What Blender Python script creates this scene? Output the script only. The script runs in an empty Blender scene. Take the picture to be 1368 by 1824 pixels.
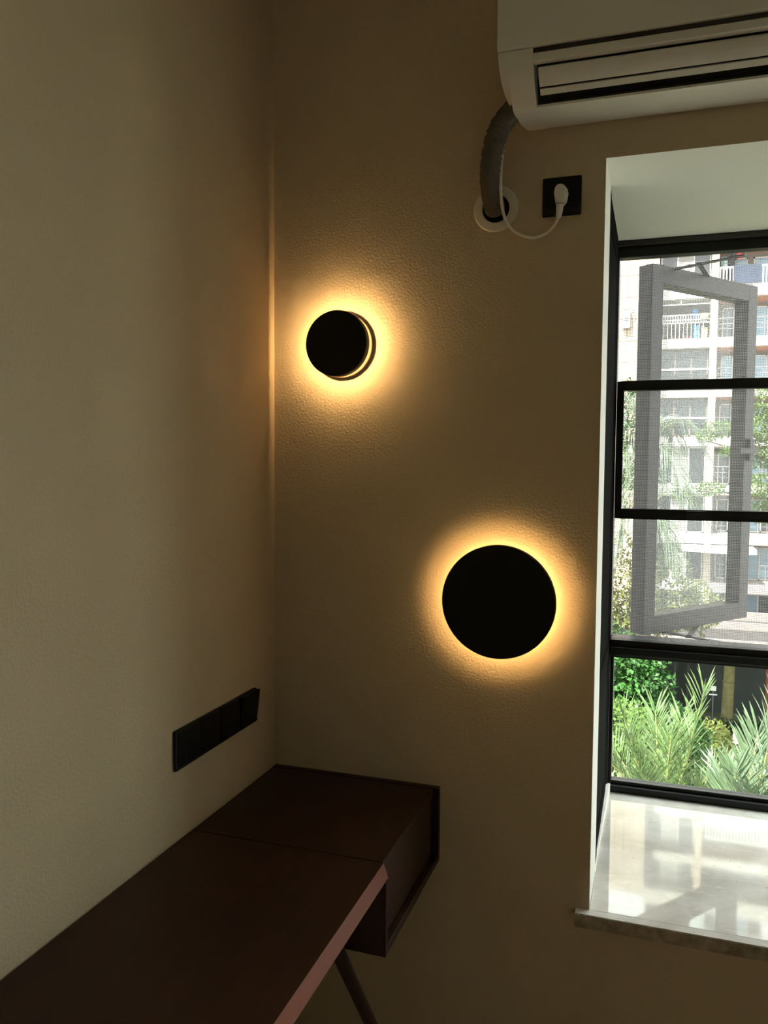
import bpy, bmesh, math, random
import numpy as np
from mathutils import Vector, Matrix

random.seed(7)
rng = np.random.default_rng(7)
sc = bpy.context.scene
COL = sc.collection

# ------------------------------------------------------------------ camera
cam_d = bpy.data.cameras.new('camera')
cam_d.sensor_fit = 'HORIZONTAL'
cam_d.sensor_width = 36.0
cam_d.lens = 1438.85 * 36.0 / 1368.0
cam_d.clip_start = 0.05
cam_d.clip_end = 500
cam = bpy.data.objects.new('camera', cam_d)
COL.objects.link(cam)
_yaw, _pitch, _roll = 0.3232385, -0.0599274, 0.0068479
fw = Vector((-math.sin(_yaw), math.cos(_yaw), 0)); rt = Vector((math.cos(_yaw), math.sin(_yaw), 0)); up = Vector((0, 0, 1))
fw, up = fw * math.cos(_pitch) + up * math.sin(_pitch), up * math.cos(_pitch) - fw * math.sin(_pitch)
rt, up = rt * math.cos(_roll) + up * math.sin(_roll), up * math.cos(_roll) - rt * math.sin(_roll)
M = Matrix((rt, up, -fw)).transposed().to_4x4()
M.translation = Vector((0.9701, -1.9666, 1.58))
cam.matrix_world = M
sc.camera = cam

# ------------------------------------------------------------------ sky, sun, exposure
world = bpy.data.worlds.new('sky'); sc.world = world
world.use_nodes = True
bg = world.node_tree.nodes['Background']
bg.inputs['Color'].default_value = (0.97, 0.98, 0.96, 1)
bg.inputs['Strength'].default_value = 2.6

sun_d = bpy.data.lights.new('sun', 'SUN')
sun_d.energy = 14.0
sun_d.angle = math.radians(2.0)
sun_d.color = (1.0, 0.95, 0.86)
sun = bpy.data.objects.new('sun', sun_d); COL.objects.link(sun)
_sd = Vector((0.30, 0.62, -0.85)).normalized()      # sunlight travels towards the facade opposite
sun.rotation_euler = _sd.to_track_quat('-Z', 'Y').to_euler()
sun.location = (-6, -14, 22)

vs = sc.view_settings
vs.view_transform = 'Standard'
vs.look = 'None'
vs.exposure = 1.5
vs.gamma = 1.0
vs.use_curve_mapping = False
cy = sc.cycles
cy.use_denoising = True
cy.max_bounces = 10
cy.diffuse_bounces = 7
cy.glossy_bounces = 4
cy.transparent_max_bounces = 16
cy.sample_clamp_indirect = 6.0
cy.caustics_reflective = True
cy.blur_glossy = 0.6
cy.caustics_refractive = False

# ------------------------------------------------------------------ helpers
def srgb(r, g, b):
    f = lambda c: (c / 255.0) / 12.92 if c / 255.0 <= 0.04045 else ((c / 255.0 + 0.055) / 1.055) ** 2.4
    return (f(r), f(g), f(b), 1.0)

def mat(name, col, rough=0.5, metal=0.0, spec=0.5, noise=None, bump=None, emit=None, coat=0.0, translucent=0.0):
    """noise=(scale, amount, stretch) colour variation; bump=(scale, strength, distance)"""
    m = bpy.data.materials.new(name); m.use_nodes = True
    nt = m.node_tree; N = nt.nodes; Lk = nt.links
    b = N['Principled BSDF']
    b.inputs['Base Color'].default_value = (*col[:3], 1)
    b.inputs['Roughness'].default_value = rough
    b.inputs['Metallic'].default_value = metal
    b.inputs['Specular IOR Level'].default_value = spec
    b.inputs['Coat Weight'].default_value = coat
    geo = N.new('ShaderNodeNewGeometry')
    if noise:
        mp = N.new('ShaderNodeMapping'); mp.inputs['Scale'].default_value = noise[2] if len(noise) > 2 else (1, 1, 1)
        Lk.new(geo.outputs['Position'], mp.inputs['Vector'])
        nz = N.new('ShaderNodeTexNoise'); nz.inputs['Scale'].default_value = noise[0]; nz.inputs['Detail'].default_value = 5
        Lk.new(mp.outputs['Vector'], nz.inputs['Vector'])
        rp = N.new('ShaderNodeMapRange')
        rp.inputs['From Min'].default_value = 0.3; rp.inputs['From Max'].default_value = 0.7
        rp.inputs['To Min'].default_value = 1 - noise[1]; rp.inputs['To Max'].default_value = 1 + noise[1]
        Lk.new(nz.outputs['Fac'], rp.inputs['Value'])
        mx = N.new('ShaderNodeMix'); mx.data_type = 'RGBA'; mx.blend_type = 'MULTIPLY'
        mx.inputs['Factor'].default_value = 1.0
        mx.inputs['A'].default_value = (*col[:3], 1)
        Lk.new(rp.outputs['Result'], mx.inputs['B'])
        Lk.new(mx.outputs['Result'], b.inputs['Base Color'])
    if bump:
        nb = N.new('ShaderNodeTexNoise'); nb.inputs['Scale'].default_value = bump[0]; nb.inputs['Detail'].default_value = 3
        Lk.new(geo.outputs['Position'], nb.inputs['Vector'])
        bp = N.new('ShaderNodeBump'); bp.inputs['Strength'].default_value = bump[1]; bp.inputs['Distance'].default_value = bump[2]
        Lk.new(nb.outputs['Fac'], bp.inputs['Height'])
        Lk.new(bp.outputs['Normal'], b.inputs['Normal'])
    if emit:
        b.inputs['Emission Color'].default_value = (*emit[0], 1)
        b.inputs['Emission Strength'].default_value = emit[1]
    if translucent > 0:
        tr = N.new('ShaderNodeBsdfTranslucent')
        tr.inputs['Color'].default_value = (*col[:3], 1)
        ms = N.new('ShaderNodeMixShader'); ms.inputs['Fac'].default_value = translucent
        out = N['Material Output']
        Lk.new(b.outputs['BSDF'], ms.inputs[1]); Lk.new(tr.outputs['BSDF'], ms.inputs[2])
        Lk.new(ms.outputs['Shader'], out.inputs['Surface'])
    return m

class MB:
    """collects shapes (world coordinates) into one mesh"""
    def __init__(self): self.v = []; self.f = []; self.mi = []
    def add(self, vs, fs, mi=0):
        o = len(self.v); self.v += [tuple(p) for p in vs]
        self.f += [tuple(i + o for i in f) for f in fs]; self.mi += [mi] * len(fs)
        return self
    def box(self, x0, x1, y0, y1, z0, z1, mi=0):
        vs = [(x, y, z) for x in (x0, x1) for y in (y0, y1) for z in (z0, z1)]
        fs = [(0, 1, 3, 2), (4, 6, 7, 5), (0, 4, 5, 1), (2, 3, 7, 6), (0, 2, 6, 4), (1, 5, 7, 3)]
        return self.add(vs, fs, mi)
    def obox(self, c, u, v, w, mi=0):
        """oriented box: centre and three half-extent vectors"""
        c, u, v, w = map(Vector, (c, u, v, w))
        vs = [c + a * u + b * v + d * w for a in (-1, 1) for b in (-1, 1) for d in (-1, 1)]
        fs = [(0, 1, 3, 2), (4, 6, 7, 5), (0, 4, 5, 1), (2, 3, 7, 6), (0, 2, 6, 4), (1, 5, 7, 3)]
        return self.add(vs, fs, mi)
    def beam(self, a, b, wv, hv, mi=0):
        a, b = Vector(a), Vector(b)
        return self.obox((a + b) / 2, (b - a) / 2, Vector(wv), Vector(hv), mi)
    def prism(self, poly, fn0, fn1, mi=0):
        """poly: list of 2-D points; fn maps them to 3-D at either end"""
        n = len(poly)
        vs = [fn0(p) for p in poly] + [fn1(p) for p in poly]
        fs = [tuple(range(n))[::-1], tuple(range(n, 2 * n))] + [(i, (i + 1) % n, n + (i + 1) % n, n + i) for i in range(n)]
        return self.add(vs, fs, mi)
    def tube(self, path, rad, n=12, cap=True, mi=0):
        path = [Vector(p) for p in path]; rings = []
        t0 = (path[1] - path[0]).normalized()
        nrm = t0.orthogonal().normalized()
        for i, p in enumerate(path):
            t = (path[min(i + 1, len(path) - 1)] - path[max(i - 1, 0)]).normalized()
            nrm = (nrm - t * nrm.dot(t)).normalized(); bn = t.cross(nrm)
            r = rad(i / (len(path) - 1)) if callable(rad) else rad
            rings.append([p + (nrm * math.cos(2 * math.pi * k / n) + bn * math.sin(2 * math.pi * k / n)) * r for k in range(n)])
        vs = [q for r in rings for q in r]
        fs = [(i * n + k, i * n + (k + 1) % n, (i + 1) * n + (k + 1) % n, (i + 1) * n + k) for i in range(len(path) - 1) for k in range(n)]
        if cap: fs += [tuple(range(n))[::-1], tuple(range((len(path) - 1) * n, len(path) * n))]
        return self.add(vs, fs, mi)
    def lathe(self, c, axis, prof, n=64, closed=False, mi=0):
        """prof: (radius, offset along axis)"""
        c = Vector(c); a = Vector(axis).normalized(); u = a.orthogonal().normalized(); w = a.cross(u)
        vs = [c + a * h + (u * math.cos(2 * math.pi * k / n) + w * math.sin(2 * math.pi * k / n)) * r for r, h in prof for k in range(n)]
        m = len(prof)
        rng_ = range(m if closed else m - 1)
        fs = [(i * n + k, i * n + (k + 1) % n, ((i + 1) % m) * n + (k + 1) % n, ((i + 1) % m) * n + k) for i in rng_ for k in range(n)]
        if not closed:
            if prof[0][0] > 1e-5: fs.append(tuple(range(n))[::-1])
            if prof[-1][0] > 1e-5: fs.append(tuple(range((m - 1) * n, m * n)))
        return self.add(vs, fs, mi)
    def build(self, name, mats, parent=None, smooth=False, bevel=0.0, seg=2, fix=True):
        org = Vector((0, 0, 0))
        q = parent
        while q is not None: org += q.location; q = q.parent
        me = bpy.data.meshes.new(name)
        me.from_pydata([tuple(Vector(p) - org) for p in self.v], [], self.f)
        mats = mats if isinstance(mats, (list, tuple)) else [mats]
        for mm in mats: me.materials.append(mm)
        me.polygons.foreach_set('material_index', self.mi)
        if fix or bevel:
            bm = bmesh.new(); bm.from_mesh(me)
            bmesh.ops.remove_doubles(bm, verts=bm.verts, dist=1e-6)
            bmesh.ops.recalc_face_normals(bm, faces=bm.faces)
            if bevel:
                es = [e for e in bm.edges if len(e.link_faces) == 2 and e.calc_face_angle(0) > 0.6]
                bmesh.ops.bevel(bm, geom=es, offset=bevel, segments=seg, affect='EDGES', profile=0.6, clamp_overlap=True)
            bm.to_mesh(me); bm.free()
        if smooth:
            me.polygons.foreach_set('use_smooth', [True] * len(me.polygons))
            me.set_sharp_from_angle(angle=math.radians(35))
        o = bpy.data.objects.new(name, me); COL.objects.link(o)
        if parent is not None: o.parent = parent
        return o

def thing(name, loc, label, cat, group=None):
    o = bpy.data.objects.new(name, None); COL.objects.link(o)
    o.empty_display_size = 0.05
    o.location = loc
    return tag(o, label, cat, group)
def tag(o, label, cat, group=None):
    o['label'] = label; o['category'] = cat
    if group: o['group'] = group
    return o
def struct(o):
    o['kind'] = 'structure'; return o
def stuff(o):
    o['kind'] = 'stuff'; return o

# ------------------------------------------------------------------ materials
M_wall = mat('wall_paint', srgb(200, 183, 153), 0.85, spec=0.25, noise=(3, 0.03), bump=(170, 0.5, 0.003))
M_white = mat('white_paint', srgb(240, 239, 232), 0.8, spec=0.25, bump=(200, 0.15, 0.0008))
M_ceiling = mat('ceiling_paint', srgb(225, 222, 214), 0.9, spec=0.2)
M_floor = mat('floor_wood', srgb(176, 150, 122), 0.45, noise=(4, 0.25, (8, 0.6, 1)))
M_black = mat('black_aluminium', srgb(15, 16, 17), 0.5, metal=0.0, spec=0.3, noise=(30, 0.1))
M_gasket = mat('rubber_gasket', srgb(9, 9, 10), 0.55, spec=0.4)
M_infill = mat('matte_black_panel', srgb(10, 10, 10), 1.0, spec=0.03)
M_sash = mat('sash_aluminium', srgb(34, 31, 27), 0.5, spec=0.25, noise=(12, 0.1))
M_plastic_black = mat('black_plastic', srgb(7, 6, 6), 0.45, spec=0.2)
M_plastic_dark = mat('dark_plastic_edge', srgb(18, 16, 13), 0.45, spec=0.35)
M_lampblack = mat('lamp_black', srgb(13, 12, 11), 0.62, spec=0.3, bump=(600, 0.1, 0.0005))
M_lampbase = mat('lamp_base_cream', srgb(100, 84, 60), 0.6)
M_led = mat('led_small', srgb(255, 220, 160), 0.5, emit=((1.0, 0.62, 0.27), 68.0))
M_led2 = mat('led_large', srgb(255, 220, 160), 0.5, emit=((1.0, 0.60, 0.24), 31.0))
M_ac = mat('ac_white_plastic', srgb(232, 229, 218), 0.25, spec=0.5, noise=(4, 0.02))
M_acgap = mat('ac_dark_outlet', srgb(20, 20, 20), 0.6)
M_acgrey = mat('ac_grey_seam', srgb(46, 43, 36), 0.6)
M_hose = mat('pipe_wrap_tape', srgb(88, 82, 70), 0.5, noise=(40, 0.12), bump=(90, 0.3, 0.002))
M_cord = mat('white_cord', srgb(236, 232, 222), 0.45)
M_ring = mat('grommet_plastic', srgb(226, 219, 202), 0.35)
M_hole = mat('dark_hole', srgb(8, 8, 8), 0.9)
M_darkgroove = mat('plug_groove', srgb(60, 54, 44), 0.7)
M_label = mat('printed_mark', srgb(30, 30, 30), 0.6)

def wood(name, base, amt=0.35):
    m = mat(name, base, 0.42, spec=0.3)
    nt = m.node_tree; N = nt.nodes; Lk = nt.links; b = N['Principled BSDF']
    geo = N.new('ShaderNodeNewGeometry'); mp = N.new('ShaderNodeMapping')
    mp.inputs['Scale'].default_value = (26, 2.2, 26)
    Lk.new(geo.outputs['Position'], mp.inputs['Vector'])
    nz = N.new('ShaderNodeTexNoise'); nz.inputs['Scale'].default_value = 1.6; nz.inputs['Detail'].default_value = 8; nz.inputs['Roughness'].default_value = 0.65
    nz.inputs['Distortion'].default_value = 0.6
    Lk.new(mp.outputs['Vector'], nz.inputs['Vector'])
    big = N.new('ShaderNodeTexNoise'); big.inputs['Scale'].default_value = 2.5
    Lk.new(geo.outputs['Position'], big.inputs['Vector'])
    ad = N.new('ShaderNodeMath'); ad.operation = 'ADD'
    Lk.new(nz.outputs['Fac'], ad.inputs[0]); Lk.new(big.outputs['Fac'], ad.inputs[1])
    cr = N.new('ShaderNodeValToRGB')
    cr.color_ramp.elements[0].position = 0.35; cr.color_ramp.elements[1].position = 0.68
    d = [c * (1 - amt) for c in base[:3]]; l = [min(1, c * (1 + amt)) for c in base[:3]]
    cr.color_ramp.elements[0].color = (*d, 1); cr.color_ramp.elements[1].color = (*l, 1)
    hf = N.new('ShaderNodeMath'); hf.operation = 'MULTIPLY'; hf.inputs[1].default_value = 0.5
    Lk.new(ad.outputs[0], hf.inputs[0]); Lk.new(hf.outputs[0], cr.inputs['Fac'])
    Lk.new(cr.outputs['Color'], b.inputs['Base Color'])
    bp = N.new('ShaderNodeBump'); bp.inputs['Strength'].default_value = 0.08; bp.inputs['Distance'].default_value = 0.001
    Lk.new(nz.outputs['Fac'], bp.inputs['Height']); Lk.new(bp.outputs['Normal'], b.inputs['Normal'])
    return m
M_wood = wood('dark_walnut', srgb(54, 31, 22))
M_woodedge_lit = wood('walnut_edge_lit', srgb(122, 66, 44), 0.2)  # window light on the worktop edge is put into this lighter walnut
M_woodedge_lit.node_tree.nodes['Principled BSDF'].inputs['Roughness'].default_value = 0.6
M_woodedge_lit.node_tree.nodes['Principled BSDF'].inputs['Specular IOR Level'].default_value = 0.2

def marble():
    m = mat('polished_marble', srgb(186, 180, 170), 0.07, spec=0.42)
    nt = m.node_tree; N = nt.nodes; Lk = nt.links; b = N['Principled BSDF']
    geo = N.new('ShaderNodeNewGeometry')
    n1 = N.new('ShaderNodeTexNoise'); n1.inputs['Scale'].default_value = 5; n1.inputs['Detail'].default_value = 8; n1.inputs['Distortion'].default_value = 1.5
    Lk.new(geo.outputs['Position'], n1.inputs['Vector'])
    cr = N.new('ShaderNodeValToRGB')
    cr.color_ramp.elements[0].position = 0.3; cr.color_ramp.elements[0].color = srgb(190, 185, 178)
    cr.color_ramp.elements[1].position = 0.7; cr.color_ramp.elements[1].color = srgb(222, 219, 214)
    Lk.new(n1.outputs['Fac'], cr.inputs['Fac'])
    mp = N.new('ShaderNodeMapping'); mp.inputs['Rotation'].default_value = (0, 0, 0.7); mp.inputs['Scale'].default_value = (1.6, 9, 1)
    Lk.new(geo.outputs['Position'], mp.inputs['Vector'])
    n2 = N.new('ShaderNodeTexNoise'); n2.inputs['Scale'].default_value = 3.2; n2.inputs['Detail'].default_value = 4; n2.inputs['Distortion'].default_value = 1.0
    Lk.new(mp.outputs['Vector'], n2.inputs['Vector'])
    vr = N.new('ShaderNodeValToRGB')
    e = vr.color_ramp.elements
    e[0].position = 0.485; e[0].color = (0, 0, 0, 1); e[1].position = 0.50; e[1].color = (1, 1, 1, 1)
    e2 = e.new(0.515); e2.color = (0, 0, 0, 1)
    Lk.new(n2.outputs['Fac'], vr.inputs['Fac'])
    sc_ = N.new('ShaderNodeMath'); sc_.operation = 'MULTIPLY'; sc_.inputs[1].default_value = 0.5
    Lk.new(vr.outputs['Color'], sc_.inputs[0])
    mx = N.new('ShaderNodeMix'); mx.data_type = 'RGBA'
    Lk.new(sc_.outputs[0], mx.inputs['Factor']); Lk.new(cr.outputs['Color'], mx.inputs['A'])
    mx.inputs['B'].default_value = srgb(236, 233, 226)
    # grit specks
    vo = N.new('ShaderNodeTexVoronoi'); vo.inputs['Scale'].default_value = 26
    Lk.new(geo.outputs['Position'], vo.inputs['Vector'])
    ls = N.new('ShaderNodeMath'); ls.operation = 'LESS_THAN'; ls.inputs[1].default_value = 0.055
    Lk.new(vo.outputs['Distance'], ls.inputs[0])
    s2 = N.new('ShaderNodeMath'); s2.operation = 'MULTIPLY'; s2.inputs[1].default_value = 0.7
    Lk.new(ls.outputs[0], s2.inputs[0])
    m2 = N.new('ShaderNodeMix'); m2.data_type = 'RGBA'
    Lk.new(s2.outputs[0], m2.inputs['Factor']); Lk.new(mx.outputs['Result'], m2.inputs['A'])
    m2.inputs['B'].default_value = srgb(70, 62, 52)
    Lk.new(m2.outputs['Result'], b.inputs['Base Color'])
    rr = N.new('ShaderNodeMapRange'); rr.inputs['To Min'].default_value = 0.02; rr.inputs['To Max'].default_value = 0.05
    Lk.new(n1.outputs['Fac'], rr.inputs['Value']); Lk.new(rr.outputs['Result'], b.inputs['Roughness'])
    return m
M_marble = marble()
M_marble_edge = mat('marble_edge', srgb(160, 148, 130), 0.3, spec=0.4, noise=(60, 0.35))

def glass(name, tint=(0.93, 0.97, 0.95), refl=1.0):
    m = bpy.data.materials.new(name); m.use_nodes = True
    nt = m.node_tree; N = nt.nodes; Lk = nt.links
    for n in list(N): N.remove(n)
    out = N.new('ShaderNodeOutputMaterial'); tr = N.new('ShaderNodeBsdfTransparent'); gl = N.new('ShaderNodeBsdfGlossy')
    tr.inputs['Color'].default_value = (*tint, 1); gl.inputs['Roughness'].default_value = 0.02
    geo = N.new('ShaderNodeNewGeometry'); dp = N.new('ShaderNodeVectorMath'); dp.operation = 'DOT_PRODUCT'
    Lk.new(geo.outputs['Incoming'], dp.inputs[0]); Lk.new(geo.outputs['Normal'], dp.inputs[1])
    ab = N.new('ShaderNodeMath'); ab.operation = 'ABSOLUTE'; Lk.new(dp.outputs['Value'], ab.inputs[0])
    om = N.new('ShaderNodeMath'); om.operation = 'SUBTRACT'; om.inputs[0].default_value = 1.0; Lk.new(ab.outputs[0], om.inputs[1])
    pw = N.new('ShaderNodeMath'); pw.operation = 'POWER'; pw.inputs[1].default_value = 5.0; Lk.new(om.outputs[0], pw.inputs[0])
    fr = N.new('ShaderNodeMath'); fr.operation = 'MULTIPLY_ADD'; fr.inputs[1].default_value = 0.96; fr.inputs[2].default_value = 0.04; Lk.new(pw.outputs[0], fr.inputs[0])
    mu = N.new('ShaderNodeMath'); mu.operation = 'MULTIPLY'; mu.inputs[1].default_value = refl
    ms = N.new('ShaderNodeMixShader')
    Lk.new(fr.outputs[0], mu.inputs[0]); Lk.new(mu.outputs[0], ms.inputs[0])
    Lk.new(tr.outputs[0], ms.inputs[1]); Lk.new(gl.outputs[0], ms.inputs[2]); Lk.new(ms.outputs[0], out.inputs['Surface'])
    return m
M_glass = glass('window_glass', refl=0.6)
M_bluepane = mat('pale_blue_glazing', srgb(96, 124, 138), 0.12, spec=0.6)
M_darkpane = mat('dark_glazing', srgb(34, 38, 40), 0.15, spec=0.6)

def screen_mesh():
    """woven insect screen: open cells with light-catching wires"""
    m = bpy.data.materials.new('insect_screen'); m.use_nodes = True
    nt = m.node_tree; N = nt.nodes; Lk = nt.links
    for n in list(N): N.remove(n)
    out = N.new('ShaderNodeOutputMaterial'); geo = N.new('ShaderNodeNewGeometry')
    sp = N.new('ShaderNodeSeparateXYZ'); Lk.new(geo.outputs['Position'], sp.inputs[0])
    res = []
    for ax, pitch, w in (('X', 0.0048, 0.20), ('Z', 0.0048, 0.28)):
        dv = N.new('ShaderNodeMath'); dv.operation = 'DIVIDE'; dv.inputs[1].default_value = pitch
        fr = N.new('ShaderNodeMath'); fr.operation = 'FRACT'
        lt = N.new('ShaderNodeMath'); lt.operation = 'LESS_THAN'; lt.inputs[1].default_value = w
        Lk.new(sp.outputs[ax], dv.inputs[0]); Lk.new(dv.outputs[0], fr.inputs[0]); Lk.new(fr.outputs[0], lt.inputs[0])
        res.append(lt)
    mxm = N.new('ShaderNodeMath'); mxm.operation = 'MAXIMUM'
    Lk.new(res[0].outputs[0], mxm.inputs[0]); Lk.new(res[1].outputs[0], mxm.inputs[1])
    tr = N.new('ShaderNodeBsdfTransparent')
    df = N.new('ShaderNodeBsdfDiffuse'); df.inputs['Color'].default_value = (0.06, 0.06, 0.06, 1)
    tl = N.new('ShaderNodeBsdfTranslucent'); tl.inputs['Color'].default_value = (0.16, 0.16, 0.16, 1)
    m1 = N.new('ShaderNodeMixShader'); m1.inputs[0].default_value = 0.6
    Lk.new(df.outputs[0], m1.inputs[1]); Lk.new(tl.outputs[0], m1.inputs[2])
    m2 = N.new('ShaderNodeMixShader')
    Lk.new(mxm.outputs[0], m2.inputs[0]); Lk.new(tr.outputs[0], m2.inputs[1]); Lk.new(m1.outputs[0], m2.inputs[2])
    Lk.new(m2.outputs[0], out.inputs['Surface'])
    return m
M_screen = screen_mesh()

# outdoor materials
M_curtain = mat('pale_curtain_pane', srgb(112, 110, 104), 0.6)
M_fac = mat('facade_white', srgb(168, 164, 158), 0.8, noise=(0.8, 0.05))
M_beige = mat('facade_beige', srgb(158, 144, 126), 0.85, noise=(0.7, 0.06))
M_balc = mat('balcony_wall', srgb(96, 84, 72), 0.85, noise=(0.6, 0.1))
M_soffitbrown = mat('balcony_soffit', srgb(150, 98, 66), 0.8)
M_rail = mat('white_railing', srgb(190, 190, 188), 0.5)
M_railgrey = mat('grey_railing', srgb(90, 92, 94), 0.5)
M_ground = mat('ground_soil', srgb(88, 92, 66), 0.95, noise=(0.8, 0.25))
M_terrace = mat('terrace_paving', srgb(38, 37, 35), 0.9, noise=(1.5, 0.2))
M_path = mat('paving_concrete', srgb(104, 98, 92), 0.9, noise=(2, 0.12))
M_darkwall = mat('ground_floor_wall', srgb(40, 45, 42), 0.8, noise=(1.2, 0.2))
M_brick = mat('brown_cladding', srgb(84, 52, 36), 0.8, noise=(3, 0.2))
M_moss = mat('mossy_pillar', srgb(96, 92, 58), 0.9, noise=(3, 0.3))
M_palm = mat('palm_leaf', srgb(68, 86, 48), 0.32, spec=0.6, noise=(6, 0.35), translucent=0.12)
M_palm2 = mat('palm_leaf_blue', srgb(68, 84, 60), 0.30, spec=0.6, noise=(6, 0.3), translucent=0.12)
M_rachis = mat('palm_rachis', srgb(96, 98, 50), 0.4)
M_trunk = mat('bark', srgb(60, 52, 42), 0.9, noise=(8, 0.3))
M_leafd = mat('leaf_deep', srgb(40, 74, 28), 0.55, spec=0.25, noise=(2.5, 0.3), translucent=0.25)
M_leafl = mat('leaf_lime', srgb(68, 92, 30), 0.45, noise=(2.5, 0.25), translucent=0.35)
M_leafy = mat('leaf_yellow', srgb(86, 94, 34), 0.45, noise=(2.5, 0.25), translucent=0.3)
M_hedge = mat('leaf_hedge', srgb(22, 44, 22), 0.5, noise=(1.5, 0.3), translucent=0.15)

# ------------------------------------------------------------------ room shell
RX, RY, CH = 4.3, -4.0, 2.86
WX0, WX1, WZ0, WZ1, WT = 0.845, 2.65, 0.465, 2.285, 0.20     # window opening in the back wall
struct(MB().box(-0.2, RX + .2, RY - .2, 0.2, -0.1, 0).build('floor', M_floor))
struct(MB().box(-0.2, RX + .2, RY - .2, 0.2, CH, CH + .12).build('ceiling', M_ceiling))
struct(MB().box(-0.2, 0, RY, 0.2, 0, CH).build('wall_left', M_wall))
struct(MB().box(RX, RX + .2, RY, 0.2, 0, CH).build('wall_right', M_white))
struct(MB().box(-0.2, RX + .2, RY - .2, RY, 0, CH).build('wall_front', M_white))
wb = MB()
wb.box(0, WX0, 0, WT, 0, CH).box(WX1, RX, 0, WT, 0, CH).box(WX0, WX1, 0, WT, WZ1, CH).box(WX0, WX1, 0, WT, 0, WZ0)
wbo = struct(wb.build('wall_back', [M_wall, M_white], fix=False))
for pl in wbo.data.polygons:                                   # the reveals are painted white
    c = pl.center
    if 0.01 < c.y < WT - .01 and WX0 - .001 <= c.x <= WX1 + .001 and WZ0 - .001 <= c.z <= WZ1 + .001:
        pl.material_index = 1
# unseen storeys above and below, the upper ones added to shade the sash
struct(MB().box(-9, 12, -0.25, 0.2, CH + .13, 6.4).box(-9, 12, -0.2, 0.2, -13.2, -0.11).box(-9, -0.21, -0.2, 0.2, -0.11, CH + .13).box(RX + .21, 12, -0.2, 0.2, -0.11, CH + .13).build('wall_outside', M_fac))
# bay: soffit, outer parapet, far side wall
BY = 0.84
struct(MB().box(0.70, 2.85, WT, BY, WZ1, WZ1 + .12).build('trim_1', M_white))
struct(MB().box(0.60, 2.85, WT, BY + .06, 0.30, WZ0).build('trim_2', M_white))
struct(MB().box(WX1 + .01, 2.85, WT, BY, WZ0, WZ1).build('trim_3', M_white))
# pale kerb that runs below the side light of the bay
kb = MB().prism([(0.200, 0.5), (0.752, 0.5), (0.752, 0.530), (0.200, 0.512)],
                lambda p: (0.800, p[0], p[1]), lambda p: (0.845 + 0.010 * (p[0] - .2) / .552, p[0], p[1]))
struct(kb.build('trim_4', M_white, bevel=0.002))
# little rounded plaster foot where the reveal meets the stone
# stone ledge
sl = thing('window_ledge', (1.5, 0.4, 0.465), 'polished pale marble ledge slab below the window with a darker front edge', 'ledge')
MB().box(0.812, 2.645, -0.026, 0.0, 0.465, 0.5).box(0.8455, 2.645, 0, 0.76, 0.465, 0.5).build('slab', M_marble, sl, bevel=0.002)
MB().box(0.8125, 2.644, -0.0275, -0.0262, 0.466, 0.4965).build('front_edge', M_marble_edge, sl)

# ------------------------------------------------------------------ window
win = bpy.data.objects.new('window_1', None); COL.objects.link(win); win.location = (1.5, 0.78, 0.5); struct(win)
WR = 2.64
def frame_part(name, *boxes, m=M_black, bevel=0.0015, parent=win):
    b = MB()
    for q in boxes: b.box(*q)
    return b.build(name, m, parent, bevel=bevel, seg=1)
frame_part('head', (0.829, WR, 0.74, 0.785, 2.236, 2.284))
frame_part('head_track', (0.829, WR, 0.785, 0.84, 2.266, 2.284), m=M_infill)
frame_part('head_seal', (0.835, WR, 0.722, 0.74, 2.268, 2.284), m=M_acgrey)
frame_part('jamb', (0.829, 0.846, 0.742, 0.84, 0.506, 2.236))
frame_part('jamb', (WR - .03, WR, 0.742, 0.84, 0.506, 2.236))
frame_part('transom', (0.846, WR - .03, 0.742, 0.84, 0.960, 1.012))
frame_part('transom_lip', (0.846, WR - .03, 0.730, 0.742, 0.966, 0.990))
frame_part('bottom_rail', (0.829, WR, 0.752, 0.84, 0.500, 0.522))
frame_part('bottom_bead', (0.855, WR - .03, 0.770, 0.80, 0.522, 0.534), m=M_gasket)
for mx in (1.78,): frame_part('mullion', (mx, mx + .05, 0.745, 0.84, 0.534, 2.236))
# side light of the bay (black profiles seen edge on) between the wall and the front frame
frame_part('side_post', (0.790, 0.8445, 0.202, 0.262, 0.508, 2.284), m=M_infill)
frame_part('side_post', (0.790, 0.8420, 0.690, 0.742, 0.520, 2.284), m=M_infill)
frame_part('side_rail', (0.800, 0.8430, 0.262, 0.690, 2.210, 2.284), m=M_infill)
frame_part('side_rail', (0.800, 0.8430, 0.262, 0.690, 0.518, 0.570), m=M_infill)
frame_part('side_rail', (0.800, 0.8430, 0.262, 0.690, 0.960, 1.012), m=M_infill)
frame_part('side_infill', (0.806, 0.8405, 0.262, 0.690, 0.570, 0.960), m=M_infill)
frame_part('side_infill', (0.806, 0.8405, 0.262, 0.690, 1.012, 2.210), m=M_infill)
# fixed lower light
frame_part('glazing_bead', (0.846, 0.857, 0.760, 0.80, 0.522, 0.960), (0.857, 1.78, 0.760, 0.80, 0.950, 0.960), m=M_gasket)
MB().box(0.857, 1.78, 0.790, 0.796, 0.534, 0.950).build('pane', M_glass, win)
for a, b in ((1.83, WR - .03),):
    MB().box(a, b, 0.790, 0.796, 0.534, 0.950).build('pane', M_glass, win)
    MB().box(a, b, 0.790, 0.796, 1.012, 2.236).build('pane', M_glass, win)
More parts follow.
